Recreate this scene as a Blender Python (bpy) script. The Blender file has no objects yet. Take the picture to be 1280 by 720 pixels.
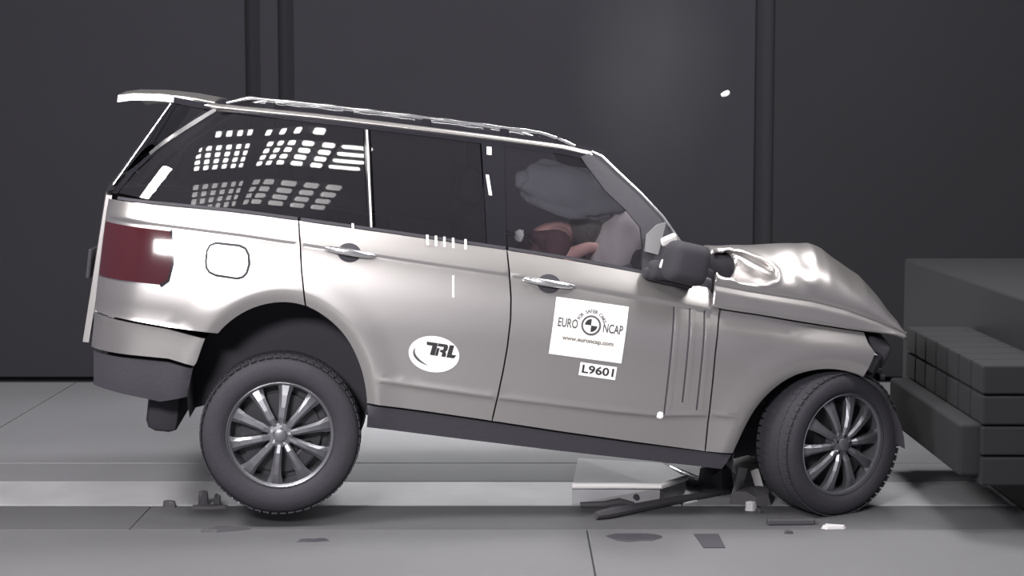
import bpy, bmesh, math, random
from mathutils import Vector, Matrix, noise
from mathutils.geometry import delaunay_2d_cdt
random.seed(4)
SC = bpy.context.scene
COL = SC.collection
PI = math.pi

# ------------------------------------------------------------------ camera
cam_d = bpy.data.cameras.new('camera'); cam = bpy.data.objects.new('camera', cam_d); COL.objects.link(cam)
cam_d.sensor_width = 36.0; cam_d.lens = 2200.0/1280*36; cam_d.clip_end = 200
cam.location = (0, 0, 2.0); cam.rotation_euler = (math.radians(90-5.2977), 0, 0)
SC.camera = cam

# ------------------------------------------------------------------ world, exposure
w = bpy.data.worlds.new('world'); SC.world = w; w.use_nodes = True
bgn = w.node_tree.nodes['Background']
bgn.inputs[0].default_value = (0.72, 0.69, 0.95, 1); bgn.inputs[1].default_value = 0.16
SC.view_settings.view_transform = 'Standard'; SC.view_settings.look = 'None'
SC.view_settings.gamma = 1; SC.view_settings.use_curve_mapping = False
SC.view_settings.exposure = 0.0

# ------------------------------------------------------------------ hall lights, with added fills
def area(name, loc, target, sx, sy, power, col=(1, 1, 1)):
    d = bpy.data.lights.new(name, 'AREA'); d.shape = 'RECTANGLE'; d.size = sx; d.size_y = sy
    d.energy = power; d.color = col
    o = bpy.data.objects.new(name, d); COL.objects.link(o); o.location = loc
    o.rotation_euler = (Vector(target)-Vector(loc)).to_track_quat('-Z', 'Y').to_euler()
    return o
area('area_light', (-4.4, 6.2, 6.0), (-1.2, 8.8, 1.2), 2.2, 1.2, 520, (1, .97, .95))
area('area_light', (3.8, 6.9, 6.0), (1.2, 9.2, 1.2), 2.4, 1.8, 230, (1, .98, .97))
area('area_light', (1.9, 10.2, 6.3), (1.4, 9.2, 1.2), 2.0, 1.4, 340, (1, .98, .97))  # overhead light added to brighten the bonnet crest
area('area_light', (-2.3, .6, 4.1), (-1.3, 8.9, 1.2), 1.6, 1.0, 760, (1, .97, .97))  # fill added on the camera side to whiten the car's rear flank
area('area_light', (-.1, 13.4, .42), (-.1, 9.6, .05), 4.0, .4, 44, (.97, .97, 1))  # unseen low light added behind the car to brighten the floor beneath

# ------------------------------------------------------------------ helpers
def node_mat(name):
    m = bpy.data.materials.new(name); m.use_nodes = True
    return m, m.node_tree.nodes, m.node_tree.links, m.node_tree.nodes['Principled BSDF']
def mat(name, col, rough=.5, metal=0., coat=0., var=0., scale=6., bump=0., bscale=60., spec=.5, emit=None, estr=0.):
    m, N, L, P = node_mat(name)
    P.inputs['Base Color'].default_value = (*col, 1); P.inputs['Roughness'].default_value = rough
    P.inputs['Metallic'].default_value = metal; P.inputs['Coat Weight'].default_value = coat
    P.inputs['Coat Roughness'].default_value = .08; P.inputs['Specular IOR Level'].default_value = spec
    if emit:
        P.inputs['Emission Color'].default_value = (*emit, 1); P.inputs['Emission Strength'].default_value = estr
    tc = N.new('ShaderNodeTexCoord')
    if var:
        n = N.new('ShaderNodeTexNoise'); n.inputs['Scale'].default_value = scale; n.inputs['Detail'].default_value = 5
        L.new(tc.outputs['Object'], n.inputs['Vector'])
        mx = N.new('ShaderNodeMix'); mx.data_type = 'RGBA'
        mx.inputs[6].default_value = tuple(c*(1-var) for c in col)+(1,)
        mx.inputs[7].default_value = tuple(min(1, c*(1+var)) for c in col)+(1,)
        L.new(n.outputs['Fac'], mx.inputs[0]); L.new(mx.outputs[2], P.inputs['Base Color'])
    if bump:
        n2 = N.new('ShaderNodeTexNoise'); n2.inputs['Scale'].default_value = bscale; n2.inputs['Detail'].default_value = 3
        L.new(tc.outputs['Object'], n2.inputs['Vector'])
        b = N.new('ShaderNodeBump'); b.inputs['Strength'].default_value = bump; b.inputs['Distance'].default_value = .01
        L.new(n2.outputs['Fac'], b.inputs['Height']); L.new(b.outputs['Normal'], P.inputs['Normal'])
    return m
def glass_mat(name, tint, refl=1.0, haze=.024):
    m, N, L, P = node_mat(name)
    tr = N.new('ShaderNodeBsdfTransparent'); tr.inputs[0].default_value = (*tint, 1)
    gl = N.new('ShaderNodeBsdfGlossy'); gl.inputs['Roughness'].default_value = .015
    gl.inputs[0].default_value = (refl, refl, refl, 1)
    fr = N.new('ShaderNodeFresnel'); fr.inputs[0].default_value = 1.52
    mx = N.new('ShaderNodeMixShader')
    L.new(fr.outputs[0], mx.inputs[0]); L.new(tr.outputs[0], mx.inputs[1]); L.new(gl.outputs[0], mx.inputs[2])
    # weak diffuse layer that paints a haze over the dark panes
    df = N.new('ShaderNodeBsdfDiffuse'); df.inputs[0].default_value = (.55, .52, .62, 1)
    m2 = N.new('ShaderNodeMixShader'); m2.inputs[0].default_value = haze
    L.new(mx.outputs[0], m2.inputs[1]); L.new(df.outputs[0], m2.inputs[2])
    L.new(m2.outputs[0], N['Material Output'].inputs[0])
    return m

M = {}
M['paint'] = mat('silver_paint', (.49, .47, .463), .31, .84, .4, .03, 3.)
M['chrome'] = mat('bright_trim', (.75, .75, .77), .2, .9)
M['gloss_black'] = mat('gloss_black', (.018, .017, .022), .12, 0, .3)
M['black'] = mat('matt_black', (.030, .028, .036), .85)
M['trim'] = mat('dark_plastic', (.033, .031, .040), .7, bump=.15)
M['tyre'] = mat('tyre_rubber', (.026, .0245, .032), .8, var=.15, scale=9, bump=.2)
M['rim'] = mat('grey_alloy', (.20, .20, .22), .34, .7)
M['rim_dark'] = mat('dark_alloy', (.045, .044, .05), .45, .5)
M['glint'] = mat('polished_alloy', (.75, .75, .78), .12, 1.)
M['lens'] = mat('smoked_red_lens', (.05, .012, .016), .1, 0, .5)
M['seat'] = mat('dark_leather', (.09, .085, .10), .6, bump=.1)
M['bag'] = mat('airbag_cloth', (.62, .57, .58), .85, bump=.25, bscale=14)
M['bag_grey'] = mat('curtain_cloth', (.20, .20, .225), .9, bump=.25, bscale=12)
M['skin'] = mat('vinyl_skin', (.85, .50, .47), .6, var=.08)
M['shirt'] = mat('maroon_cloth', (.12, .055, .065), .9, bump=.2)
M['cap'] = mat('dummy_head_rubber', (.10, .095, .085), .6, var=.2)
M['white'] = mat('white_vinyl', (.86, .84, .83), .5)
M['print_black'] = mat('black_print', (.015, .015, .018), .6)
M['print_grey'] = mat('grey_print', (.07, .068, .07), .6)
M['print_tan'] = mat('pale_print', (.20, .185, .16), .6)
M['barrier'] = mat('barrier_paint', (.007, .0068, .009), .9)
M['sail'] = mat('grey_sail', (.20, .20, .205), .5)
M['glass_dark'] = glass_mat('privacy_glass', (.16, .16, .18))
M['glass_mid'] = glass_mat('tinted_glass', (.55, .55, .57))
M['glass_clear'] = glass_mat('clear_glass', (.85, .85, .86), haze=.02)
M['lamp'] = mat('lamp_glow', (1, 1, 1), .5, emit=(1, .98, .96), estr=26.)
M['lamp_dim'] = mat('dim_lamp_glow', (1, 1, 1), .5, emit=(1, .98, .96), estr=6.)
M['rig'] = mat('rig_metal', (.03, .03, .034), .5, .4)

def link(o, parent=None):
    COL.objects.link(o)
    if parent is not None: o.parent = parent
    return o
def mesh(name, V, Fc, m, parent=None, smooth=True, mi=None, angle=None):
    me = bpy.data.meshes.new(name); me.from_pydata([tuple(v) for v in V], [], Fc)
    for mm in (m if isinstance(m, (list, tuple)) else [m]): me.materials.append(mm)
    if mi: me.polygons.foreach_set('material_index', mi)
    me.polygons.foreach_set('use_smooth', [smooth]*len(me.polygons))
    me.update()
    if smooth and angle: me.set_sharp_from_angle(angle=math.radians(angle))
    return link(bpy.data.objects.new(name, me), parent)
def bm_obj(name, bm, m, parent=None, smooth=True, angle=35):
    me = bpy.data.meshes.new(name); bm.normal_update(); bm.to_mesh(me); bm.free()
    for mm in (m if isinstance(m, (list, tuple)) else [m]): me.materials.append(mm)
    me.polygons.foreach_set('use_smooth', [smooth]*len(me.polygons))
    if smooth: me.set_sharp_from_angle(angle=math.radians(angle))
    return link(bpy.data.objects.new(name, me), parent)
def tag(o, label=None, cat=None, group=None, kind=None):
    if label: o['label'] = label
    if cat: o['category'] = cat
    if group: o['group'] = group
    if kind: o['kind'] = kind
    return o
def empty(name, loc=(0, 0, 0), rot=(0, 0, 0)):
    o = bpy.data.objects.new(name, None); o.location = loc; o.rotation_euler = rot; o.empty_display_size = .2
    return link(o)
def add_box(bm, c, s, rot=None, bev=0., seg=2):
    r = bmesh.ops.create_cube(bm, size=1.0)
    vs = r['verts']
    bmesh.ops.scale(bm, vec=s, verts=vs)
    if bev:
        es = list({e for v in vs for e in v.link_edges})
        r2 = bmesh.ops.bevel(bm, geom=es, offset=bev, segments=seg, affect='EDGES', profile=.5)
        vs = list({v for f in r2['faces'] for v in f.verts} | {v for v in vs if v.is_valid})
    if rot is not None: bmesh.ops.rotate(bm, verts=vs, cent=(0, 0, 0), matrix=rot)
    bmesh.ops.translate(bm, verts=vs, vec=c)
    return vs
def box(name, c, s, m, parent=None, rot=None, bev=0.01):
    bm = bmesh.new(); add_box(bm, c, s, rot, bev)
    o = bm_obj(name, bm, m, parent, smooth=bev >= .02)
    if bev >= .02: o.modifiers.new('even_normals', 'WEIGHTED_NORMAL')
    return o
def eul(x=0, y=0, z=0):
    from mathutils import Euler
    return Euler((math.radians(x), math.radians(y), math.radians(z))).to_matrix()
def tube_vf(pts, r, n=8, cap=True):
    V = []; Fc = []
    P_ = [Vector(p) for p in pts]
    R_ = r if isinstance(r, (list, tuple)) else [r]*len(P_)
    up = Vector((0, 0, 1))
    for i, p in enumerate(P_):
        t = (P_[min(i+1, len(P_)-1)]-P_[max(i-1, 0)]).normalized()
        a = t.cross(up if abs(t.z) < .95 else Vector((1, 0, 0))).normalized(); b = a.cross(t)
        for k in range(n):
            an = 2*PI*k/n
            V.append(p+(a*math.cos(an)+b*math.sin(an))*R_[i])
    for i in range(len(P_)-1):
        for k in range(n):
            Fc.append((i*n+k, i*n+(k+1) % n, (i+1)*n+(k+1) % n, (i+1)*n+k))
    if cap:
        Fc.append(tuple(range(n))[::-1]); Fc.append(tuple(range((len(P_)-1)*n, len(P_)*n)))
    return V, Fc
def tube(name, pts, r, m, parent=None, n=8):
    V, Fc = tube_vf(pts, r, n); return mesh(name, V, Fc, m, parent, angle=50)
def lathe(name, prof, m, parent=None, n=48, closed=False, loc=None):
    """profile of (radius, y) revolved about the y axis"""
    V = []; Fc = []
    k = len(prof)
    for i in range(n):
        a = 2*PI*i/n
        for (r, y) in prof: V.append((r*math.cos(a), y, r*math.sin(a)))
    for i in range(n):
        j = (i+1) % n
        for q in range(k if closed else k-1):
            q2 = (q+1) % k
            Fc.append((i*k+q, j*k+q, j*k+q2, i*k+q2))
    o = mesh(name, V, Fc, m, parent, angle=40)
    bm = bmesh.new(); bm.from_mesh(o.data); bmesh.ops.remove_doubles(bm, verts=bm.verts, dist=1e-5)
    bmesh.ops.recalc_face_normals(bm, faces=bm.faces); bm.to_mesh(o.data); bm.free()
    if loc: o.location = loc
    return o
def grid_mesh(name, rows, m, parent=None, thick=0., tvec=None, flip=False):
    """rows: list of equally long point lists; optional thickness along tvec"""
    nr = len(rows); nc = len(rows[0]); V = [Vector(p) for r in rows for p in r]; Fc = []
    for i in range(nr-1):
        for j in range(nc-1):
            f = (i*nc+j, i*nc+j+1, (i+1)*nc+j+1, (i+1)*nc+j)
            Fc.append(f[::-1] if flip else f)
    if thick:
        n0 = len(V); tv = Vector(tvec)*thick
        V += [v+tv for v in V]
        Fc += [tuple(q+n0 for q in f[::-1]) for f in Fc]
        loop = [j for j in range(nc)]+[i*nc+nc-1 for i in range(1, nr)]+[(nr-1)*nc+j for j in range(nc-2, -1, -1)]+[i*nc for i in range(nr-2, 0, -1)]
        for a, b in zip(loop, loop[1:]+loop[:1]):
            Fc.append((b, a, a+n0, b+n0) if not flip else (a, b, b+n0, a+n0))
    return mesh(name, V, Fc, m, parent, angle=45)

# MATH>>
def li(t, x):
    if x <= t[0][0]: return t[0][1]
    for (a, b), (c, d) in zip(t, t[1:]):
        if x <= c: return b+(d-b)*(x-a)/(c-a)
    return t[-1][1]
ZB = [(-1.1, 1.355), (-.67, 1.366), (-.32, 1.374), (0, 1.368), (.5, 1.357), (1.0, 1.344), (1.35, 1.330), (1.7, 1.306), (2.1, 1.268)]
ZC = [(-1.1, 1.272), (-.66, 1.271), (-.3, 1.268), (0, 1.258), (.6, 1.237), (1.03, 1.224), (1.37, 1.205), (1.63, 1.188), (1.86, 1.173), (2.08, 1.158), (3.1, 1.145)]
ZR = [(-1.1, .80), (-.6, .777), (-.4, .75), (.1, .68), (.4, .632), (.72, .62), (1.02, .611), (1.6, .605), (1.86, .609), (2.14, .643), (2.4, .65)]
ZTOP = 1.868
RARCH = [(-.466, .443), (-.462, .481), (-.444, .544), (-.423, .620), (-.394, .700), (-.355, .775), (-.303, .842), (-.225, .908), (-.136, .948), (-.045, .968), (.045, .962), (.120, .935), (.190, .894), (.27, .825), (.336, .724), (.385, .610), (.405, .508)]
FARCH = [(2.275, .451), (2.291, .505), (2.315, .603), (2.357, .705), (2.407, .778), (2.464, .837), (2.525, .882), (2.60, .914), (2.67, .931), (2.731, .937), (2.82, .930), (2.895, .907)]
def smooth_line(p, step):
    q = []
    for k in range(len(p)-1):
        a, b, c, d = p[max(0, k-1)], p[k], p[k+1], p[min(len(p)-1, k+2)]
        n = max(1, round(math.hypot(c[0]-b[0], c[1]-b[1])/step))
        for i in range(n):
            t = i/n
            q.append(tuple(.5*(2*b[e]+(c[e]-a[e])*t+(2*a[e]-5*b[e]+4*c[e]-d[e])*t*t+(3*b[e]-a[e]-3*c[e]+d[e])*t**3) for e in (0, 1)))
    q.append(p[-1])
    for _ in range(6): q = [q[0]]+[((q[i-1][0]+2*q[i][0]+q[i+1][0])/4, (q[i-1][1]+2*q[i][1]+q[i+1][1])/4) for i in range(1, len(q)-1)]+[q[-1]]
    return q
RARCH_S = smooth_line(RARCH, .03); FARCH_S = smooth_line(FARCH, .03)
def pdist(t, x, z):
    best = 9
    for (a, b), (c, d) in zip(t, t[1:]):
        dx, dz = c-a, d-b; u = max(0, min(1, ((x-a)*dx+(z-b)*dz)/(dx*dx+dz*dz)))
        best = min(best, math.hypot(x-a-u*dx, z-b-u*dz))
    return best
def herm(pts, x):
    """monotone cubic through pts"""
    n = len(pts)
    if x <= pts[0][0]: return pts[0][1]
    if x >= pts[-1][0]: return pts[-1][1]
    s = [(pts[i+1][1]-pts[i][1])/(pts[i+1][0]-pts[i][0]) for i in range(n-1)]
    def tg(i):
        if i == 0: return s[0]
        if i == n-1: return s[-1]
        if s[i-1]*s[i] <= 0: return 0
        return 2*s[i-1]*s[i]/(s[i-1]+s[i])
    for i in range(n-1):
        if x <= pts[i+1][0]:
            h = pts[i+1][0]-pts[i][0]; u = (x-pts[i][0])/h
            return ((2*u**3-3*u*u+1)*pts[i][1]+(u**3-2*u*u+u)*h*tg(i)+(-2*u**3+3*u*u)*pts[i+1][1]+(u**3-u*u)*h*tg(i+1))
def plan(x, s=0.):
    """how far the side comes in towards the tail and the nose"""
    xs = x-.27*s; q = 0
    if xs < -.3: q += .12*(xs+.3)**2
    if xs < -.75:
        d = min(.249, -(xs+.75)); q += .25-math.sqrt(.0625-d*d)
    if x > 2.2: q += .1*(x-2.2)**2
    return q
def WB(x, z):
    """half width of the body below the belt"""
    zb, zc, zr = li(ZB, x), li(ZC, x), li(ZR, x)
    p = [(.35, .945), (.48, .968), (zr, .990), (.88, .997), (1.03, .987), (zc-.03, .957), (zc+.01, .944), (zb, .890)]
    v = herm(p, z)
    if z < zc: v -= .010*math.exp((z-zc)/.07)*min(1, (zc-z)/.005)
    d = min(pdist(RARCH_S, x, z), pdist(FARCH_S, x, z))
    r = z-zr; u = max(0, min(1, (d-.035)/.07)); u = u*u*(3-2*u)
    v += u*(.007*math.exp(-((r-.006)/.012)**2)-.006/(1+math.exp(max(-30, min(30, (r+.008)/.006)))))
    if d < .20:
        u = max(0, min(1, (.20-d)/.13)); v += .007*u*u*(3-2*u)
        if d < .07: u = 1-d/.07; v -= .026*u*u*(1.6-.6*u)
    return v-plan(x)
def WG(x, z):
    """half width of the greenhouse above the belt"""
    zb = li(ZB, x); s = max(-.1, min(1.05, (z-zb)/(ZTOP-zb)))
    return .885-.225*s+.0156*4*s*(1-s)-plan(x, s)
# <<MATH

def resample(poly, step):
    out = []
    for a, b in zip(poly, poly[1:]+poly[:1]):
        a = Vector(a); b = Vector(b); n = max(1, int(math.ceil((b-a).length/step)))
        out += [a+(b-a)*k/n for k in range(n)]
    return out
def inset(poly, g):
    n = len(poly); ar = sum(poly[i].x*poly[(i+1) % n].y-poly[(i+1) % n].x*poly[i].y for i in range(n))
    sg = 1 if ar > 0 else -1; out = []
    for i in range(n):
        t = (poly[(i+1) % n]-poly[i-1]).normalized()
        out.append(poly[i]+Vector((-t.y, t.x))*sg*g)
    return out if ar > 0 else out[::-1]
def inside(poly, p):
    c = False; n = len(poly); j = n-1
    for i in range(n):
        if (poly[i].y > p[1]) != (poly[j].y > p[1]) and p[0] < (poly[j].x-poly[i].x)*(p[1]-poly[i].y)/(poly[j].y-poly[i].y)+poly[i].x: c = not c
        j = i
    return c
def panel(name, outline, wf, m, parent, gap=.004, thick=.022, feats=(), step=.045, off=0., curves=()):
    """a body panel: outline in (x, z), shaped by the half width wf, with a turned-in rim"""
    b = inset(resample(outline, .03), gap)
    xs = [p.x for p in b]; zs = [p.y for p in b]
    pts = list(b)
    def clear(x, z, d):
        n = len(b)
        for i in range(n):
            a, c = b[i], b[(i+1) % n]
            if min(a.x, c.x)-d > x or max(a.x, c.x)+d < x or min(a.y, c.y)-d > z or max(a.y, c.y)+d < z: continue
            e = c-a; u = max(0, min(1, ((x-a.x)*e.x+(z-a.y)*e.y)/max(1e-9, e.length_squared)))
            if math.hypot(x-a.x-u*e.x, z-a.y-u*e.y) < d: return False
        return True
    cand = []
    x = min(xs)
    while x < max(xs):
        zz = set()
        for f, offs in feats:
            for o in offs: zz.add(round(f(x)+o, 4))
        for q in sorted(zz): cand.append((x, q))
        z = min(zs)
        while z < max(zs):
            if all(abs(z-q) > step*.45 for q in zz): cand.append((x, z))
            z += step
        x += step
    ring = []
    for c, offs in curves:
        for o in offs:
            for i in range(len(c)):
                a = Vector(c[max(0, i-1)]); e = Vector(c[min(len(c)-1, i+1)])-a; nn = Vector((-e.y, e.x)).normalized()
                ring.append(tuple(Vector(c[i])+nn*o))
        ring = [p for p in ring if abs(p[1]-li(ZR, p[0])) > .035 or pdist(c, *p) < .055]
        cand = [p for p in cand if pdist(c, *p) > max(offs)+.012 or abs(p[1]-li(ZC, p[0])) < .04 or (abs(p[1]-li(ZR, p[0])) < .035 and pdist(c, *p) > .05)]
    cand = ring+cand
    seen = []
    cell = {}
    for (x, z) in cand:
        if not inside(b, (x, z)) or not clear(x, z, .0065): continue
        k = (round(x/.006), round(z/.0035))
        if k in cell: continue
        cell[k] = 1; pts.append(Vector((x, z)))
    nb = len(b)
    res = delaunay_2d_cdt([Vector((p[0], p[1])) for p in pts], [], [list(range(nb))], 1, 1e-6)
    v2, _, f2 = res[0], res[1], res[2]
    V = [Vector((p.x, -(wf(p.x, p.y)+off), p.y)) for p in v2]
    F2 = []
    for f in f2:
        a, c, d = [v2[i] for i in f[:3]]
        ar = (c.x-a.x)*(d.y-a.y)-(d.x-a.x)*(c.y-a.y)
        F2.append(tuple(f) if ar > 0 else tuple(f)[::-1])
    cnt = {}
    for f in F2:
        for i in range(len(f)):
            e = (f[i], f[(i+1) % len(f)]); cnt[e] = 1
    for e in [e for e in cnt if (e[1], e[0]) not in cnt]:
        a, c = e; n0 = len(V)
        V += [V[a].copy(), V[c].copy(), V[c]+Vector((0, thick, 0)), V[a]+Vector((0, thick, 0))]
        F2.append((n0+1, n0, n0+3, n0+2))
    return mesh(name, V, F2, m, parent)
def mirrored(o, parent=None):
    """the same part on the other side of the car, sharing its mesh"""
    c = o.copy(); c.scale = (c.scale[0], -c.scale[1], c.scale[2]); c.location = (c.location[0], -c.location[1], c.location[2])
    link(c, parent or o.parent)
    for ch in [q for q in o.children]:
        if ch.get('near_only'): continue
        d = ch.copy(); COL.objects.link(d); d.parent = c
    return c

# ------------------------------------------------------------------ the hall
def stone(name, col, rough, var, patch=0., scale=1.2):
    m = mat(name, col, rough, var=var, scale=scale, bump=.12, bscale=90)
    return m
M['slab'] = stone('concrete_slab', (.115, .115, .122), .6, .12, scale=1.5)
M['slab_far'] = stone('lit_concrete', (.19, .19, .203), .5, .12, scale=1.1)  # concrete lightened, the light beyond the car is put into its colour
M['strip_dark'] = stone('dark_floor_strip', (.085, .085, .092), .65, .12, scale=2.)  # floor strip in a darker tone than the slabs beside it
M['track_lit'] = stone('lit_steel_track', (.36, .36, .375), .36, .30, scale=2.6)  # glossy steel lane, its colour raised to carry the light under the car
M['floor_base'] = mat('joint_filler', (.05, .05, .055), .9)
M['wall'] = mat('dark_wall', (.0125, .012, .0175), .9, var=.10, scale=1.5)
M['wall_dark'] = mat('darker_wall', (.007, .0068, .010), .9, var=.10, scale=1.5)
M['wall_deep'] = mat('dark_wall_recess', (.010, .0095, .014), .9)
M['ceiling'] = mat('dark_ceiling', (.04, .04, .045), .9)

fl = box('floor', (0, 5.5, -.06), (18, 17, .10), M['floor_base'], bev=0); tag(fl, kind='structure')
def slab(x0, x1, y0, y1, m, j=.008):
    return box('floor_slab', ((x0+x1)/2, (y0+y1)/2, -.006), (x1-x0-j, y1-y0-j, .012), m, fl, bev=.003)
for x0, x1 in ((-8.9, -4.6), (-4.6, .372), (.372, 5.3), (5.3, 8.9)):
    slab(x0, x1, -2.9, 3.0, M['slab']); slab(x0, x1, 3.0, 8.585, M['slab'])
for x0, x1 in ((-8.9, -1.9), (-1.9, 3.4), (3.4, 8.9)): slab(x0, x1, 8.585, 9.138, M['strip_dark'], .004)
for x0, x1 in ((-8.9, -3.1), (-3.1, .9), (.9, 8.9)): slab(x0, x1, 9.138, 9.765, M['track_lit'])
for x0, x1 in ((-8.9, -3.4), (-3.4, 1.6), (1.6, 8.9)):
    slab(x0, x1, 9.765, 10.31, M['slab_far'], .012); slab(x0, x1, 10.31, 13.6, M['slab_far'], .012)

wb = box('wall_back', (0, 13.86, 3.3), (17.6, .2, 6.6), M['wall_deep'], bev=0); tag(wb, kind='structure')
def wpx(u): return (u-640)/2200*13.6
joints = [-8.7, -6.2, -4.1, wpx(309), wpx(324), wpx(350), wpx(366), wpx(945), wpx(966), 4.6, 6.6, 8.7]
for i, (a, b) in enumerate(zip(joints, joints[1:])):
    if i in (3, 5, 7):          # recessed joints between the wall panels
        continue
    box('wall_panel', ((a+b)/2, 13.74, 3.28), (b-a-.02, .14, 6.5), M['wall_dark'] if i > 7 else M['wall'], wb, bev=.008)
ce = box('ceiling', (0, 5.6, 6.68), (17.6, 16.6, .12), M['ceiling'], bev=0); tag(ce, kind='structure')

# ------------------------------------------------------------------ lamp banks on the ceiling, seen mirrored in the rear side window
def lamp_bank(x0, nx, dx, y0, ny, dy, z, sx, sy, label, dim=False):
    t = empty('lamp_bank', (x0+(nx-1)*dx/2, y0+(ny-1)*dy/2, z)); tag(t, label, 'lamp', 'lamp banks under the ceiling')
    cx, cy = t.location.x, t.location.y
    wx, wy = (nx-1)*dx+sx+.03, (ny-1)*dy+sy+.06
    box('housing', (0, 0, .09), (wx, wy, .08), M['rig'], t)
    for sx_ in (-1, 1): tube('hanger', [(sx_*wx*.35, 0, .12), (sx_*wx*.35, 0, 6.62-z)], .02, M['rig'], t)
    first = None
    for i in range(nx):
        for j in range(ny):
            p = (x0+i*dx-cx, y0+j*dy-cy, 0)
            if first is None:
                first = box('lamp', (0, 0, 0), (sx, sy, .10), M['lamp_dim'] if dim else M['lamp'], t, bev=.02); first.location = p
            else:
                c = first.copy(); c.location = p; link(c, t)
    return t
lamp_bank(-2.08, 6, .165, 4.98, 4, .27, 6.1, .085, .13, 'brightest grid of small lamps, six by four, under the dark ceiling')
lamp_bank(-.86, 5, .168, 4.98, 4, .27, 6.1, .09, .13, 'brightest grid of small lamps, five by four, under the dark ceiling')
lamp_bank(.045, 1, .2, 4.98, 4, .27, 6.1, .25, .085, 'four added long lamps under the dark ceiling, shaped to mirror as streaks')  # added lamps, drawn out long to imitate smeared reflections in the window
lamp_bank(-1.80, 4, .17, 6.28, 1, .2, 6.1, .085, .16, 'single row of four lamps over the six by four grid')
lamp_bank(-.98, 4, .22, 6.22, 1, .2, 6.1, .085, .16, 'single row of four wider spaced lamps over the five by four grid')
lamp_bank(-2.05, 6, .19, 2.75, 4, .42, 6.1, .10, .20, 'dimmer grid of small lamps, six by four, hung nearer the camera', True)
lamp_bank(-.72, 5, .20, 2.75, 4, .42, 6.1, .12, .20, 'dimmer grid of wider lamps, five by four, hung nearer the camera', True)

# ------------------------------------------------------------------ the car
CAR_T = (-1.26666651, 9.54319848, 0.16964941)
car = empty('car', CAR_T, (0, math.radians(7), math.radians(5)))
tag(car, 'silver four-door car with dark windows, buckled bonnet and white stickers, pitched nose down', 'car')
fz = [(lambda x: li(ZC, x), (-.085, -.055, -.032, -.016, -.0052, .0006, .014, .034)), (lambda x: li(ZR, x), (-.03, -.015, -.008, -.002, .004, .012, .028))]
lip = (.014, .030, .046, .060, .072, .090, .115, .145, .175, .205)
DSPLIT = [(1.035, .487), (1.046, .621), (1.057, .75), (1.063, .866), (1.063, 1.005), (1.054, 1.11), (1.036, 1.219), (1.012, 1.343)]
DFRONT = [(2.128, .448), (2.118, .60), (2.112, .80), (2.106, .95), (2.108, 1.10), (2.112, 1.167), (2.085, 1.235), (2.045, 1.274)]
QREAR = [(-.029, 1.369), (-.009, 1.264), (.016, 1.123), (.053, .960)]
def belt(a, b):
    p = [a]; s = 1 if b > a else -1; x = a+s*.15
    while (b-x)*s > .05: p.append(x); x += s*.15
    return [(x, li(ZB, x)) for x in p+[b]]
rd = panel('rear_door', [q for q in RARCH_S[::-1] if q[0] > .06]+QREAR[::-1]+belt(.05, .95)+DSPLIT[::-1]+[(.732, .499)], WB, M['paint'], car, feats=fz, curves=[(RARCH_S, lip)])
fd = panel('front_door', DSPLIT+belt(1.1, 2.0)+DFRONT[::-1]+[(1.791, .457), (1.381, .471)], WB, M['paint'], car, feats=fz)
qp = panel('rear_quarter_panel', [q for q in RARCH_S if q[1] > .752 and q[0] < .048]+QREAR[::-1]+belt(-.1, -.985)+[(-.985, .80), (-.6, .779)], WB, M['paint'], car, feats=fz, curves=[(RARCH_S, lip)])
HGAP = [(2.12, 1.172), (2.319, 1.166), (2.512, 1.155), (2.782, 1.142), (2.878, 1.139)]
ff = panel('front_fender', HGAP+[(2.905, 1.085), (2.943, 1.042), (2.92, .98), (2.895, .907)]+FARCH_S[::-1][1:]+DFRONT[:6], WB, M['paint'], car, feats=fz[1:], curves=[(FARCH_S, lip)])
rb = panel('rear_bumper', [(-.410, .748), (-.60, .775), (-.985, .795), (-.985, .612), (-.58, .622), (-.452, .600), (-.44, .62)], WB, M['paint'], car, feats=fz[1:])
va = panel('bumper_valance', [(-.455, .59), (-.58, .61), (-.97, .60), (-.95, .43), (-.60, .40), (-.47, .44)], WB, M['trim'], car, off=-.012)
si = panel('sill', [(.408, .505), (.732, .496), (1.035, .484), (1.381, .468), (1.791, .454), (2.272, .448), (2.23, .363), (1.806, .365), (1.397, .367), (.829, .376), (.419, .385)], WB, M['trim'], car, off=-.006, thick=.08)
# fuel flap: a thin raised lid with a dark joint round it
FU = [(-.447, 1.125), (-.448, 1.172), (-.438, 1.198), (-.412, 1.212), (-.300, 1.213), (-.270, 1.203), (-.252, 1.176), (-.244, 1.132), (-.250, 1.092), (-.266, 1.070), (-.292, 1.060), (-.395, 1.064), (-.425, 1.075), (-.442, 1.095)]
jt = panel('fuel_flap_joint', FU, WB, M['trim'], qp, gap=-.009, thick=.006, off=.004); jt['near_only'] = 1
fu = panel('fuel_flap', FU, WB, M['paint'], qp, gap=.003, thick=.006, off=.009); fu['near_only'] = 1
# door handles: bar over an oval scoop
def handle(cx, cz, parent, tilt):
    bm = bmesh.new()
    sc = panel('handle_scoop', [(cx+.058*math.cos(a), cz+.004+.047*math.sin(a)) for a in [2*PI*k/20 for k in range(20)]], WB, M['trim'], parent, gap=0, thick=.004, off=.002, step=.03)
    pts = []; rr = []
    for k in range(13):
        u = k/12; x = cx-.128+.256*u; z = cz+.008-(u-.5)*.256*tilt
        pts.append((x, -(WB(x, z)+.006+.030*math.sin(PI*u)**.6), z)); rr.append(.008+.010*math.sin(PI*u)**.5)
    tube('door_handle', pts, rr, M['chrome'], parent, n=10)
handle(.236, 1.238, rd, .06); handle(1.236, 1.199, fd, .04)
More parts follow.
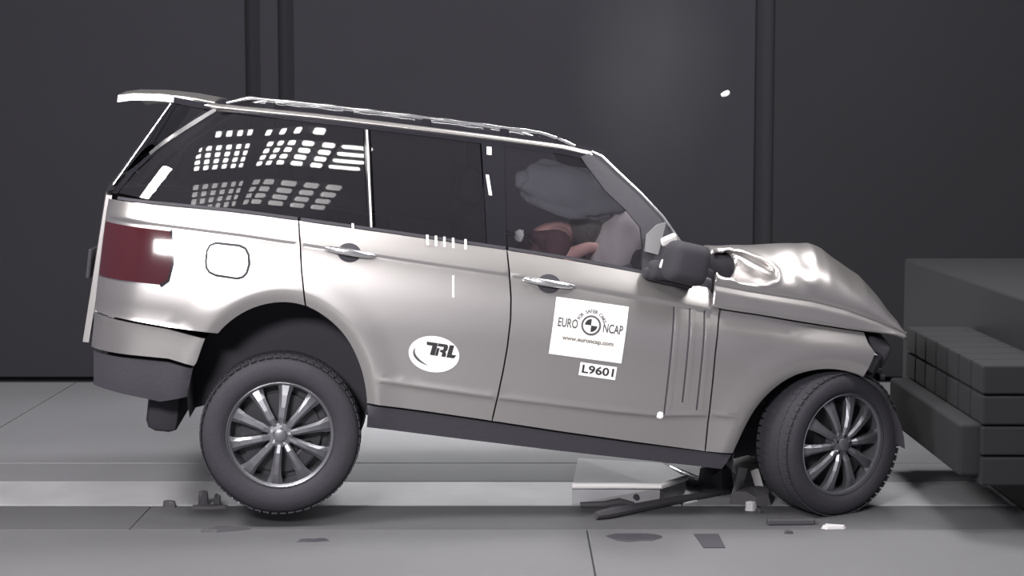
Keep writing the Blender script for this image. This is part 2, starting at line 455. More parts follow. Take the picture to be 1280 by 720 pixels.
# three upright gill slats at the leading edge of the front door
for x0, x1, z0 in ((1.876, 1.888, .62), (1.958, 1.972, .69), (2.034, 2.049, .66)):
    L0 = [(x0+(x1-x0)*t, 1.16+(z0-1.16)*t) for t in [k/8 for k in range(9)]]
    panel('gill_slat', [(x-.004, z) for x, z in L0]+[(x+.004, z) for x, z in L0[::-1]], WB, M['trim'], fd, gap=0, thick=.004, off=.0015, step=.06)
    panel('gill_blade', [(x+.010, z) for x, z in L0]+[(x+.030, z) for x, z in L0[::-1]], WB, M['paint'], fd, gap=0, thick=.004, off=.0025, step=.06)
# windows
gq = panel('quarter_glass', [(.232, 1.852), (-.10, 1.851), (-.40, 1.846), (-.49, 1.838), (-.62, 1.745), (-.74, 1.64), (-.86, 1.50), (-.93, 1.392), (-.67, 1.378), (-.32, 1.388), (0, 1.382), (.312, 1.374)], WG, M['glass_dark'], qp, gap=0, thick=.006, step=.035)
panel('rear_door_glass', [(.272, 1.852), (.83, 1.851), (.906, 1.358), (.352, 1.372)], WG, M['glass_dark'], rd, gap=0, thick=.006)
panel('front_door_glass', [(.956, 1.850), (1.242, 1.846), (1.345, 1.838), (1.415, 1.765), (1.488, 1.690), (1.601, 1.605), (1.676, 1.530), (1.694, 1.44), (1.694, 1.316), (1.35, 1.340), (1.012, 1.354)], WG, M['glass_mid'], fd, gap=0, thick=.006)
panel('pillar_trim', [(.236, 1.86), (.262, 1.86), (.340, 1.366), (.314, 1.366)], WG, M['gloss_black'], rd, gap=.001, off=.002)
panel('window_divider', [(.249, 1.850), (.258, 1.850), (.334, 1.376), (.325, 1.376)], WG, M['white'], rd, gap=0, thick=.006, off=.005)
panel('pillar_trim', [(.835, 1.86), (.955, 1.86), (1.010, 1.345), (.912, 1.35)], WG, M['gloss_black'], fd, gap=.001, off=.003)
panel('window_sill_trim', belt(1.02, 1.72)+[(x, z+.014) for x, z in belt(1.02, 1.72)[::-1]], WG, M['trim'], fd, gap=0, off=.004)
panel('window_sill_trim', belt(-.02, 1.005)+[(x, z+.014) for x, z in belt(-.02, 1.005)[::-1]], WG, M['trim'], rd, gap=0, off=.004)
panel('window_sill_trim', belt(-.93, -.035)+[(x, z+.014) for x, z in belt(-.93, -.035)[::-1]], WG, M['trim'], qp, gap=0, off=.004)
panel('window_header', [(-.50, 1.852), (-.1, 1.853), (.6, 1.854), (1.25, 1.847), (1.36, 1.838), (1.40, 1.862), (1.25, 1.880), (.4, 1.884), (-.40, 1.880)], WG, M['gloss_black'], car, gap=0, off=.003)
dp = panel('rear_pillar', [(-.505, 1.858), (-.545, 1.868), (-.715, 1.70), (-.90, 1.50), (-.985, 1.38), (-.94, 1.385), (-.865, 1.505), (-.745, 1.645), (-.625, 1.75)], WG, M['gloss_black'], car, gap=0, off=.002)
panel('pillar_highlight', [(-.503, 1.852), (-.60, 1.772), (-.73, 1.665), (-.80, 1.595), (-.812, 1.607), (-.742, 1.680), (-.61, 1.792), (-.515, 1.866)], WG, M['chrome'], dp, gap=0, off=.006)  # bright strip standing in for the highlight along the pillar seam
# windscreen pillar: from the roof corner down to the scuttle
UP = [(1.40, -.655, 1.875), (1.455, -.662, 1.857), (1.565, -.675, 1.775), (1.68, -.70, 1.690), (1.80, -.73, 1.588), (1.90, -.77, 1.47), (1.96, -.80, 1.36)]
LO = [(1.350, 1.845), (1.380, 1.808), (1.488, 1.690), (1.601, 1.606), (1.680, 1.528), (1.698, 1.44), (1.700, 1.31)]
rows = [[Vector((u[0], u[1], u[2])) for u in UP], [Vector(((u[0]+l[0])/2, (u[1]-WG(*l))/2-.014, (u[2]+l[1])/2)) for u, l in zip(UP, LO)], [Vector((l[0], -WG(*l)-.004, l[1])) for l in LO]]
ap = grid_mesh('windscreen_pillar', rows, M['trim'], car, .05, (0, 1, 0))
tube('pillar_edge_strip', [(u[0]+.004, u[1]-.002, u[2]+.004) for u in UP[:6]], .008, M['chrome'], ap, 6)
grid_mesh('pillar_sail', [[(1.705, -.872, 1.50), (1.755, -.862, 1.555), (1.800, -.85, 1.572)], [(1.705, -.885, 1.415), (1.745, -.885, 1.41), (1.775, -.88, 1.405)]], M['sail'], ap, .02, (0, 1, 0))

# roof, rails, spoiler, screens
def rz(x): return li([(-1.0, 1.900), (-.75, 1.902), (-.50, 1.885), (-.3, 1.890), (0, 1.897), (.4, 1.899), (1.0, 1.897), (1.25, 1.893), (1.40, 1.878), (1.5, 1.862)], x)
xs = [-.72, -.6, -.45, -.3, 0, .3, .6, .9, 1.1, 1.25, 1.35, 1.42, 1.46]
ys = [-.64, -.6, -.5, -.35, -.18, 0, .18, .35, .5, .6, .64]
roof = grid_mesh('roof', [[(x+(.07*(1-(y/.64)**2) if x > 1.3 else 0), y, rz(x)-.004+.035*(1-(y/.64)**2)) for y in ys] for x in xs], M['gloss_black'], car, .03, (0, 0, -1), flip=True)
edge = []
for x in [-.86, -.75, -.62, -.5, -.3, 0, .3, .6, .9, 1.1, 1.25, 1.34, 1.41]:
    hw = .663-plan(x, 1.0)*.45
    z = rz(x)
    edge.append([(x, -hw+.045, z+.002), (x, -hw+.02, z+.004), (x, -hw, z-.006), (x, -hw-.004, z-.016), (x, -hw+.006, z-.026)])
re_ = grid_mesh('roof_edge', edge, M['paint'], roof, .03, (0, .5, -.5), flip=False)
mirrored(re_)
# raised rail with small feet above the roof edge
rail = []; rr = []
for k in range(48):
    x = -.46+1.78*k/47; fade = min(1, (k/47)/.06, (1-k/47)/.10)
    rail.append((x, -.625, rz(x)+.012+.036*fade)); rr.append(.0075+.0035*max(0, math.sin(x*31.4)))
rl = tube('roof_rail', rail, rr, M['chrome'], roof, 8); mirrored(rl)
for sgn in (-1, 1):
    for x in (-.24, .15, .55, .95, 1.24): box('rail_foot', (x, sgn*.625, rz(x)+.018), (.05, .016, .045), M['gloss_black'], roof, bev=.005)
sp = grid_mesh('rear_spoiler', [[(x, y, z-.03*abs(y/.6)**3) for y in (-.6, -.55, -.3, 0, .3, .55, .6)] for x, z in ((-.52, 1.925), (-.66, 1.934), (-.80, 1.932), (-.93, 1.918), (-1.0, 1.90))], M['paint'], car, .035, (0, 0, -1), flip=True)
def screen(top, bot, hy_t, hy_b, bow_t, bow_b, n=9):
    r = []
    for i in range(7):
        t = i/6; row = []
        for k in range(n):
            s = -1+2*k/(n-1)
            hy = hy_t+(hy_b-hy_t)*t; bow = bow_t+(bow_b-bow_t)*t
            row.append((top[0]+(bot[0]-top[0])*t+bow*(1-s*s), s*hy, top[1]+(bot[1]-top[1])*t))
        r.append(row)
    return r
grid_mesh('windscreen', screen((1.45, 1.862), (1.96, 1.40), .645, .80, .07, .14), M['glass_clear'], car, .006, (-.6, 0, -.6))
tgl = grid_mesh('tailgate', screen((-1.0, 1.37), (-1.04, .62), .66, .66, -.06, -.05), M['paint'], car, .03, (1, 0, 0), flip=True)
grid_mesh('rear_window', screen((-.735, 1.875), (-1.0, 1.38), .575, .64, -.05, -.06), M['glass_dark'], tgl, .006, (1, 0, 0), flip=True)
box('number_plate_recess', (-1.10, 0, .98), (.02, .6, .16), M['trim'], tgl)
tl = panel('tail_lamp', [(-.640, 1.245), (-.622, 1.17), (-.612, 1.09), (-.625, 1.01), (-.66, .985), (-.975, .98), (-.975, 1.245)], WB, M['lens'], car, gap=0, thick=.02, off=.008)
panel('tail_lamp_bezel', [(-.632, 1.255), (-.612, 1.17), (-.602, 1.09), (-.614, 1.005), (-.65, .972), (-.66, .985), (-.625, 1.01), (-.612, 1.09), (-.622, 1.17), (-.640, 1.245)], WB, M['gloss_black'], tl, gap=0, thick=.01, off=.007)

# bonnet: a buckled clamshell with a crest, a dent and a torn opening at its rear corner
HTOP = [(2.06, 1.470), (2.12, 1.476), (2.335, 1.506), (2.604, 1.546), (2.671, 1.527), (2.741, 1.488), (2.885, 1.415), (2.99, 1.325), (3.07, 1.238), (3.115, 1.155)]
HCR = [(2.06, 1.30), (2.25, 1.285), (2.59, 1.270), (2.78, 1.243), (2.95, 1.20), (3.12, 1.148)]
HBOT = [(2.06, 1.186), (2.12, 1.178), (2.319, 1.172), (2.512, 1.161), (2.782, 1.148), (2.878, 1.145), (3.05, 1.143), (3.17, 1.12)]
nx_, V, Fc = 84, [], []
prof = [0, .03, .07, .11, .15, .18, .2, .215]+[.24+.0225*k for k in range(22)]+[.76, .80, .85, .9, .95, 1.0]
yfar = [-.50, -.40, -.28, -.14, 0, .15, .3, .45, .58, .70, .80, .87, .92]
nn_ = len(prof)+len(yfar)
hidden = set()
for i in range(nx_+1):
    x = 2.065+1.045*i/nx_
    zt, zc, zb = li(HTOP, x), li(HCR, x), li(HBOT, x)
    for j, t in enumerate(prof):
        # bottom edge -> crease -> crest
        if t <= .2:
            s = t/.2; y = -(.962-.022*s)+plan(x); z = zb+(zc-zb)*s
        else:
            s = (t-.2)/.8; a = s*PI/2
            y = -(.94-.34*(1-math.cos(a)))+plan(x); z = zc+(zt-zc)*math.sin(a)
        if .17 < t <= .2: y += .010
        # rolled dent
        ex = (x-2.215)/.172; ez = (z-1.392+.10*(x-2.2))/.072
        q = ex*ex+ez*ez
        if q < 1: y += .13*(1-q)**.6
        elif q < 1.5: y -= .012*(1.5-q)
        k2 = min(1, max(0, (t-.2)*6))*min(1, max(0, q-.9)*2)
        y += .007*noise.noise((x*7, y*5, z*7))*k2+.006*math.sin(x*38+z*20)*k2*max(0, 1-abs(x-2.5)*5)
        z += .008*noise.noise((x*10+5, y*6, z*3))*k2
        e = math.sqrt(((x-2.128)/.070)**2+((z-1.394)/.060)**2); xx = x
        if .74 < e < 1.22 and t > .21: xx = 2.128+(x-2.128)/e; z = 1.394+(z-1.394)/e; e = 1
        V.append(Vector((xx, y, z)))
        if e <= 1.0001: hidden.add((i, j))
    ze = V[-1].z
    for k, y in enumerate(yfar):
        fall = .13*(y+.6)+.05*(y+.6)**2
        z = ze-fall+.020*noise.noise((x*4, y*4, 2.0))*min(1, (y+.6)*3)
        if y > .5: z = zb+.0+(z-zb)*math.sqrt(max(0, 1-((y-.5)/.46)**2))
        V.append(Vector((x+.01*math.sin(y*9), y*(1-plan(x)*.6), z)))
for i in range(nx_):
    for j in range(nn_-1):
        if all(q in hidden for q in ((i, j), (i+1, j), (i, j+1), (i+1, j+1))): continue
        Fc.append((i*nn_+j, (i+1)*nn_+j, (i+1)*nn_+j+1, i*nn_+j+1))
hood = mesh('bonnet', V, Fc, M['paint'], car)
sm = hood.modifiers.new('skin', 'SOLIDIFY'); sm.thickness = .012; sm.offset = -1
# engine bay, crushed front end
eb = box('engine_bay', (2.48, 0, .96), (.72, 1.46, .56), M['black'], car, bev=.04)
bm = bmesh.new(); add_box(bm, (2.26, -.66, 1.30), (.40, .10, .26), eul(0, 4, 0), .03); add_box(bm, (2.4, 0, 1.29), (.6, 1.2, .12), None, .03)
bm_obj('engine_cover', bm, M['black'], eb)
bm = bmesh.new()
for (c, s, r, b) in (((3.02, .20, .80), (.20, 1.30, .34), (0, 6, 2), .05), ((3.05, -.10, .55), (.16, .70, .22), (4, -14, 6), .04), ((2.99, -.66, 1.05), (.14, .40, .14), (6, 18, -5), .03), ((3.03, .4, .56), (.14, .8, .2), (0, 8, -3), .04)):
    add_box(bm, c, s, eul(*r), b, 3)
fb = bm_obj('front_bumper', bm, M['black'], car)
bm = bmesh.new()
for k in range(4): add_box(bm, (3.11, .02*k, .82+.075*k), (.03, 1.0, .03), eul(5*k-6, 4*k, 3-2*k), .006)
bm_obj('grille_bars', bm, M['trim'], fb)
box('headlamp', (2.98, -.74, 1.0), (.10, .30, .13), M['gloss_black'], fb, eul(10, 16, -14), .03)
bm = bmesh.new(); add_box(bm, (1.88, 0, 1.27), (.42, 1.60, .24), eul(0, 8, 0), .04)
bm_obj('scuttle', bm, M['black'], car)

# floor pan, inner structure, liners
bm = bmesh.new()
add_box(bm, (1.0, 0, .52), (3.9, 1.22, .26), None, .03); add_box(bm, (1.33, 0, .50), (1.74, 1.76, .24), None, .03)
add_box(bm, (-.70, 0, .62), (.42, 1.50, .30), None, .04); add_box(bm, (-.60, -.12, .38), (.17, 1.2, .34), None, .05)
bm_obj('underbody', bm, M['black'], car)
bm = bmesh.new()
add_box(bm, (1.56, -.865, .92), (1.02, .05, .80), None, .02); add_box(bm, (.72, -.865, .95), (.60, .05, .80), None, .02)
add_box(bm, (-.15, -.80, 1.16), (1.2, .05, .36), None, .02)
it = bm_obj('inner_trim', bm, M['seat'], car); mirrored(it)
box('load_floor', (-.38, 0, 1.06), (1.1, 1.5, .10), M['seat'], car)
def liner(cx, cz, r0, r1, lo):
    rows = []
    for k in range(25):
        a = PI*(1.11-lo)*k/24+PI*lo; r = r0
        rows.append([(cx+r*math.cos(a)*1.0, y, cz+r1*math.sin(a)) for y in (-.945, -.90, -.62)])
    n0 = len(rows)
    o = grid_mesh('wheel_arch_liner', rows, M['black'], car)
    # closed inner wall of the arch
    Vv = [(cx, -.615, cz)]+[r[2] for r in rows]; Ff = [(0, k+1, k+2) for k in range(n0-1)]
    mesh('arch_inner_wall', Vv, Ff, M['black'], o)
    mirrored(o)
liner(-.030, .50, .445, .47, -.11); liner(2.72, .50, .445, .44, .05)

# wheels
def spoke_mesh(R):
    """one forked alloy spoke running up the z axis, outer face towards -y"""
    prof = [(.045, .016, -.024), (.09, .019, -.036), (.14, .021, -.034), (.20, .027, -.024), (R-.008, .040, -.008)]
    V = []; Fc = []
    for (r, hw, y) in prof: V += [(-hw, y+.012, r), (-hw*.45, y, r), (hw*.45, y, r), (hw, y+.012, r), (hw*.8, y+.045, r), (-hw*.8, y+.045, r)]
    for i in range(len(prof)-1):
        for k in range(6): Fc.append((i*6+k, i*6+(k+1) % 6, (i+1)*6+(k+1) % 6, (i+1)*6+k))
    Fc.append((0, 1, 2, 3, 4, 5)); n = (len(prof)-1)*6; Fc.append(tuple(n+q for q in (5, 4, 3, 2, 1, 0)))
    me = bpy.data.meshes.new('spoke'); me.from_pydata(V, [], [f[::-1] for f in Fc]); me.materials.append(M['rim'])
    bm = bmesh.new(); bm.from_mesh(me); bmesh.ops.recalc_face_normals(bm, faces=bm.faces); bm.to_mesh(me); bm.free()
    return me
SPOKE = spoke_mesh(.256)
def wheel(loc, R, rz_deg, spin, side=-1):
    ho = .115
    w_ = lathe('wheel', [(.262, -ho-.006), (.268, -ho-.002), (.268, -ho+.012), (.258, -ho+.014), (.250, -ho+.02), (.235, -.02), (.235, .11), (.262, .125), (.268, .125)], M['rim'], car, 56)
    w_.location = loc; w_.rotation_euler = (0, 0, math.radians(rz_deg))
    if side > 0: w_.scale = (1, -1, 1)
    t = []
    for (r, y) in ((.262, -.104), (.272, -.122), (.30, -.134), (.335, -.136), (.365, -.128), (.384, -.112), (.395, -.088), (.3975, -.06), (.4, -.03), (.4, 0), (.4, .03), (.3975, .06), (.395, .088), (.384, .112), (.365, .128), (.335, .136), (.30, .134), (.272, .122), (.262, .104)):
        t.append((.262+(r-.262)*(R-.262)/.138, y))
    lathe('tyre', t, M['tyre'], w_, 72)
    # tread blocks round the edge of the tyre
    bm = bmesh.new(); nb_ = 60
    for k in range(nb_):
        a = 2*PI*k/nb_
        for yy in (-.095, -.035, .035, .095):
            vs = add_box(bm, (0, 0, 0), (.030, .050, .006))
            bmesh.ops.translate(bm, verts=vs, vec=(0, yy, R-.0018-(.0055 if abs(yy) > .08 else 0)))
            bmesh.ops.rotate(bm, verts=vs, cent=(0, 0, 0), matrix=Matrix.Rotation(a+(.03 if yy > 0 else 0)+yy*.4, 3, 'Y'))
    tag(bm_obj('tread', bm, M['tyre'], w_, smooth=False), kind='stuff')
    for k in range(10):
        s = bpy.data.objects.new('spoke', SPOKE); link(s, w_); s.location = (0, -.085, 0); s.rotation_euler = (0, math.radians(spin+36*k), 0)
    lathe('hub_cap', [(.0, -.128), (.02, -.128), (.030, -.124), (.034, -.112), (.060, -.108), (.066, -.09), (.066, -.05)], M['rim'], w_, 28)
    for k in range(5):
        a = 2*PI*k/5+.3
        lathe('wheel_nut', [(0, -.120), (.008, -.120), (.010, -.110), (.010, -.10)], M['glint'], w_, 6, loc=(.046*math.cos(a), 0, .046*math.sin(a)))
    lathe('brake_disc', [(.0, -.03), (.20, -.03), (.20, .0), (.234, .0), (.234, .02), (.0, .02)], M['rim_dark'], w_, 40)
    box('brake_caliper', (.13, -.04, -.10), (.09, .06, .14), M['rim_dark'], w_, eul(0, 38, 0), .015)
    return w_
wheel((0, -.815, .30), .40, 0, 0)
wheel((0, .815, .30), .40, 0, 10, 1)
wheel((2.80, -.800, .551), .380, 25, 8)
wheel((2.80, .800, .571), .380, 10, 20, 1)
tube('axle', [(0, -.70, .32), (0, 0, .36), (0, .70, .32)], .035, M['black'], car)

# door mirror and torn pieces about the scuttle
bm = bmesh.new()
add_box(bm, (1.885, -1.06, 1.390), (.215, .17, .205), eul(0, 6, 14), .055, 4); add_box(bm, (1.80, -.96, 1.335), (.15, .16, .09), eul(0, 0, 0), .03, 3)
add_box(bm, (1.83, -.93, 1.30), (.26, .08, .06), eul(0, 6, 0), .02, 3)
dm = bm_obj('door_mirror', bm, M['black'], car, angle=60)
box('mirror_corner', (1.800, -.985, 1.492), (.085, .03, .045), M['white'], dm, eul(20, -28, 10), .012)
box('mirror_indicator', (1.770, -1.04, 1.372), (.016, .02, .045), M['white'], dm, eul(0, 12, 0), .006)
for o in (rd, fd, qp, ff, rb, va, si, dp, ap, tl, dm): mirrored(o)

# interior: seats, dashboard, airbags
def seat(x, y, parent=car):
    s = box('seat', (x, y, .96), (.52, .50, .18), M['seat'], parent, eul(0, -6, 0), .06)
    box('seat_backrest', (x-.30, y, 1.22), (.16, .50, .62), M['seat'], s, eul(0, -16, 0), .06)
    box('headrest', (x-.40, y, 1.62), (.11, .27, .19), M['seat'], s, eul(0, -10, 0), .05)
for x, y in ((1.22, -.40), (1.22, .40), (.36, -.40), (.36, .40)): seat(x, y)
box('dashboard', (1.78, 0, 1.20), (.34, 1.56, .26), M['seat'], car, None, .06)
def pillow(name, c, s, m, rot, parent=car, wob=.12, seed=0):
    bm = bmesh.new(); bmesh.ops.create_icosphere(bm, subdivisions=4, radius=1)
    for v in bm.verts:
        n = v.co.normalized(); f = 1+wob*noise.noise(n*1.8+Vector((seed, 0, 0)))+.3*wob*noise.noise(n*5+Vector((0, seed, 0)))
        q = [math.copysign(abs(a)**.8, a) for a in n]
        v.co = Vector((q[0]*s[0], q[1]*s[1], q[2]*s[2]))*f
    bmesh.ops.rotate(bm, verts=bm.verts, cent=(0, 0, 0), matrix=eul(*rot)); bmesh.ops.translate(bm, verts=bm.verts, vec=c)
    return bm_obj(name, bm, m, parent, angle=180)
tag(pillow('front_airbag', (1.63, -.40, 1.40), (.15, .26, .22), M['bag'], (0, 10, 0), seed=3), 'white inflated airbag')
tag(pillow('curtain_airbag', (1.33, -.585, 1.665), (.27, .035, .13), M['bag_grey'], (-14, 8, 0), wob=.25, seed=8), 'grey inflated curtain airbag')
tag(pillow('seat_belt_anchor', (1.09, -.66, 1.41), (.025, .02, .03), M['white'], (0, 0, 0), wob=.3), 'white seat belt anchor')

# ------------------------------------------------------------------ stickers and white ticks on the doors
def text_tris(body, size, shear=0., bold=0., spacing=1.0):
    cu = bpy.data.curves.new('txt', 'FONT'); cu.body = body; cu.size = size; cu.align_x = 'CENTER'; cu.align_y = 'CENTER'
    cu.shear = shear; cu.offset = bold; cu.space_character = spacing; cu.resolution_u = 3
    o = bpy.data.objects.new('txt', cu); COL.objects.link(o)
    dg = bpy.context.evaluated_depsgraph_get(); me = bpy.data.meshes.new_from_object(o.evaluated_get(dg))
    v = [(p.co.x, p.co.y) for p in me.vertices]; f = [tuple(p.vertices) for p in me.polygons]
    bpy.data.objects.remove(o); bpy.data.curves.remove(cu); bpy.data.meshes.remove(me)
    return v, f
class Sticker:
    """flat print laid on the door skin: local (a, b) in metres about (cx, cz), leaning by tilt"""
    def __init__(s, cx, cz, tilt=0.): s.c = (cx, cz); s.t = tilt; s.V = []; s.F = []; s.I = []
    def add(s, v, f, mi, h, wid=None):
        if wid:
            xs_ = [p[0] for p in v]; a, b = min(xs_), max(xs_); k = wid/(b-a); v = [((p[0]-(a+b)/2)*k, p[1]) for p in v]
        n = len(s.V); c, q = math.cos(s.t), math.sin(s.t)
        for a, b in v:
            x = s.c[0]+a*c-b*q; z = s.c[1]+a*q+b*c
            s.V.append((x, -(WB(x, z)+h), z))
        for g in f:
            s.F.append(tuple(i+n for i in g)); s.I.append(mi)
    def shift(s, v, dx, dy): return [(a+dx, b+dy) for a, b in v]
    def poly(s, pts, mi, h):
        v2, _, f2 = delaunay_2d_cdt([Vector(p) for p in pts], [], [list(range(len(pts)))], 1, 1e-6)[:3]
        s.add([tuple(p) for p in v2], [tuple(g) for g in f2], mi, h)
    def disc(s, c, r0, r1, a0, a1, mi, h, n=28):
        v = []; f = []
        for k in range(n+1):
            a = a0+(a1-a0)*k/n; v += [(c[0]+r0*math.cos(a), c[1]+r0*math.sin(a)), (c[0]+r1*math.cos(a), c[1]+r1*math.sin(a))]
        for k in range(n): f.append((2*k, 2*k+1, 2*k+3, 2*k+2))
        s.add(v, f, mi, h)
    def gridrect(s, w, hgt, mi, h, n=8):
        v = [(-w/2+w*i/n, -hgt/2+hgt*j/n) for j in range(n+1) for i in range(n+1)]
        f = [(j*(n+1)+i, j*(n+1)+i+1, (j+1)*(n+1)+i+1, (j+1)*(n+1)+i) for j in range(n) for i in range(n)]
        s.add(v, f, mi, h)
    def build(s, name, mats, parent):
        o = mesh(name, s.V, s.F, mats, parent, smooth=False, mi=s.I)
        bm = bmesh.new(); bm.from_mesh(o.data)
        for f in bm.faces:
            if f.normal.y > 0: f.normal_flip()
        bm.to_mesh(o.data); bm.free(); o['near_only'] = 1
        return o
PM = [M['white'], M['print_black'], M['print_grey'], M['print_tan']]
# square sticker with the crash target
S = Sticker(1.459, .998, -.025)
S.gridrect(.368, .283, 0, .0025)
cc = (.006, .026)
for word, dx in (('EURO', -.110), ('NCAP', .118)):
    v, f = text_tris(word, .062, bold=.0012); k = .100
    xs_ = [p[0] for p in v]; a, b = min(xs_), max(xs_); v = [((p[0]-(a+b)/2)*k/(b-a)+dx, p[1]+.020) for p in v]
    S.add(v, f, 2, .0040)
S.disc(cc, .0, .052, 0, 2*PI, 0, .0043); S.disc(cc, .040, .050, 0, 2*PI, 2, .0052); S.disc(cc, 0, .040, 0, 2*PI, 0, .0052)
for a in (PI/2, 3*PI/2): S.disc(cc, 0, .032, a, a+PI/2, 1, .0062, 8)
for k, ch in enumerate('FOR SAFER CARS'):
    if ch == ' ': continue
    v, f = text_tris(ch, .024, bold=.0006); a = math.radians(158-k*(136/13)); ro = a-PI/2
    v = [(p[0]*math.cos(ro)-p[1]*math.sin(ro)+cc[0]+.069*math.cos(a), p[0]*math.sin(ro)+p[1]*math.cos(ro)+cc[1]+.069*math.sin(a)) for p in v]
    S.add(v, f, 2, .0045)
v, f = text_tris('www.euroncap.com', .030, bold=.0012)
xs_ = [p[0] for p in v]; a, b = min(xs_), max(xs_); v = [((p[0]-(a+b)/2)*.26/(b-a), p[1]-.052) for p in v]
S.add(v, f, 3, .0040)
tag(S.build('square_sticker', PM, fd), 'white square sticker with a black and white crash target')
# small number sticker under it
S = Sticker(1.527, .801, -.03)
S.gridrect(.186, .066, 0, .0025, 4)
v, f = text_tris('L9601', .056, bold=.0012); S.add(v, f, 1, .0045, .160)
tag(S.build('number_sticker', PM, fd), 'small white sticker with a black number')
# oval sticker on the rear door
S = Sticker(.706, .795, -.04)
v = [(0, 0)]; f = []
for r in range(1, 6):
    for k in range(40): v.append((.126*r/5*math.cos(2*PI*k/40), .090*r/5*math.sin(2*PI*k/40)))
for k in range(40): f.append((0, 1+k, 1+(k+1) % 40))
for r in range(4):
    for k in range(40): f.append((1+r*40+k, 1+(r+1)*40+k, 1+(r+1)*40+(k+1) % 40, 1+r*40+(k+1) % 40))
S.add(v, f, 0, .0025)
# angular bold letters T R L, leaning
def sh(pts, dx): return [((x+dx)*.92+.12*y+.022, y*1.05+.024) for x, y in pts]
S.poly(sh([(-.040, .032), (.022, .032), (.022, -.028), (-.004, -.028), (-.004, .016), (-.034, .016)], -.038), 1, .0046)
S.poly(sh([(-.026, .032), (.022, .032), (.030, .024), (.030, .004), (.022, -.003), (.030, -.012), (.030, -.028), (.008, -.028), (.008, -.012), (.002, -.008), (-.006, -.008), (-.006, .004), (.008, .004), (.008, .018), (-.026, .018)], .012), 1, .0046)
S.poly(sh([(-.026, .010), (-.012, .010), (-.012, -.028), (-.026, -.028)], .012), 1, .0046)
S.poly(sh([(-.016, .032), (.008, .032), (.008, -.012), (.034, -.012), (.024, -.028), (-.016, -.028)], .064), 1, .0046)
sw = []
for k in range(17):
    a = PI*.86+PI*.60*k/16; sw.append((.100*math.cos(a)-.004, .058*math.sin(a)-.002))
for k in range(16, -1, -1):
    a = PI*.86+PI*.60*k/16; wd = .013*math.sin(PI*k/16); sw.append(((.100-wd)*math.cos(a)-.004, (.058-wd)*math.sin(a)-.002))
S.poly(sw, 2, .0046)
tag(S.build('oval_sticker', PM, rd), 'white oval sticker with black letters and a grey swoosh')
# small white ticks set on the doors
def mark(x0, z0, x1, z1, w_, parent, fn, off=.006):
    L0 = [(x0+(x1-x0)*k/3, z0+(z1-z0)*k/3) for k in range(4)]
    o = panel('white_tick', [(x-w_, z) for x, z in L0]+[(x+w_, z) for x, z in L0[::-1]], fn, M['white'], parent, gap=0, thick=.003, off=off, step=.05)
    o['near_only'] = 1
for x in (.612, .655, .697, .741, .803): mark(x-.003, 1.372, x+.003, 1.322, .006, rd, lambda a, b: max(WB(a, min(b, li(ZB, a)))+.0, WG(a, max(b, li(ZB, a)))), .008)
mark(.236, 1.385, .242, 1.352, .006, rd, lambda a, b: WB(a, min(b, li(ZB, a))), .010)
mark(.757, 1.190, .768, 1.085, .005, rd, WB, .003)
mark(.878, 1.84, .881, 1.80, .012, fd, WG, .006); mark(.880, 1.70, .905, 1.60, .008, fd, WG, .006)
o = pillow('white_dot', (1.869, -.992, .613), (.018, .006, .018), M['white'], (0, 0, 0), fd, .05); o['near_only'] = 1

# ------------------------------------------------------------------ crash test dummy in the front seat
def car_pt(p):
    return Matrix.Translation(CAR_T) @ Matrix.Rotation(math.radians(5), 4, 'Z') @ Matrix.Rotation(math.radians(7), 4, 'Y') @ Vector(p)
def skin_body(name, J, E, m, parent, levels=2, root=0):
    me = bpy.data.meshes.new(name); me.from_pydata([j[:3] for j in J], E, [])
    o = bpy.data.objects.new(name, me); link(o, parent)
    sk = o.modifiers.new('skin', 'SKIN'); sk.use_smooth_shade = True
    for v, j in zip(me.skin_vertices[0].data, J): v.radius = (j[3], j[4] if len(j) > 4 else j[3])
    me.skin_vertices[0].data[root].use_root = True
    ss = o.modifiers.new('sub', 'SUBSURF'); ss.levels = levels; ss.render_levels = levels
    dg = bpy.context.evaluated_depsgraph_get(); ev = bpy.data.meshes.new_from_object(o.evaluated_get(dg))
    o.modifiers.clear(); o.data = ev; bpy.data.meshes.remove(me)
    ev.materials.append(m); ev.polygons.foreach_set('use_smooth', [True]*len(ev.polygons))
    return o
dummy = empty('crash_test_dummy', CAR_T, (0, math.radians(7), math.radians(5)))
tag(dummy, 'crash test dummy slumped forward onto the airbag behind the front side window', 'dummy')
y0 = -.40
J = [(1.10, y0, 1.06, .13), (1.16, y0, 1.20, .125), (1.25, y0, 1.34, .13), (1.32, y0, 1.42, .10), (1.38, y0-.01, 1.455, .055), (1.42, y0-.01, 1.475, .065), (1.475, y0-.02, 1.485, .092), (1.53, y0-.02, 1.475, .075)]
E = [(i, i+1) for i in range(7)]
def chain(start, pts):
    a = start
    for p in pts:
        J.append(p); E.append((a, len(J)-1)); a = len(J)-1
    return a
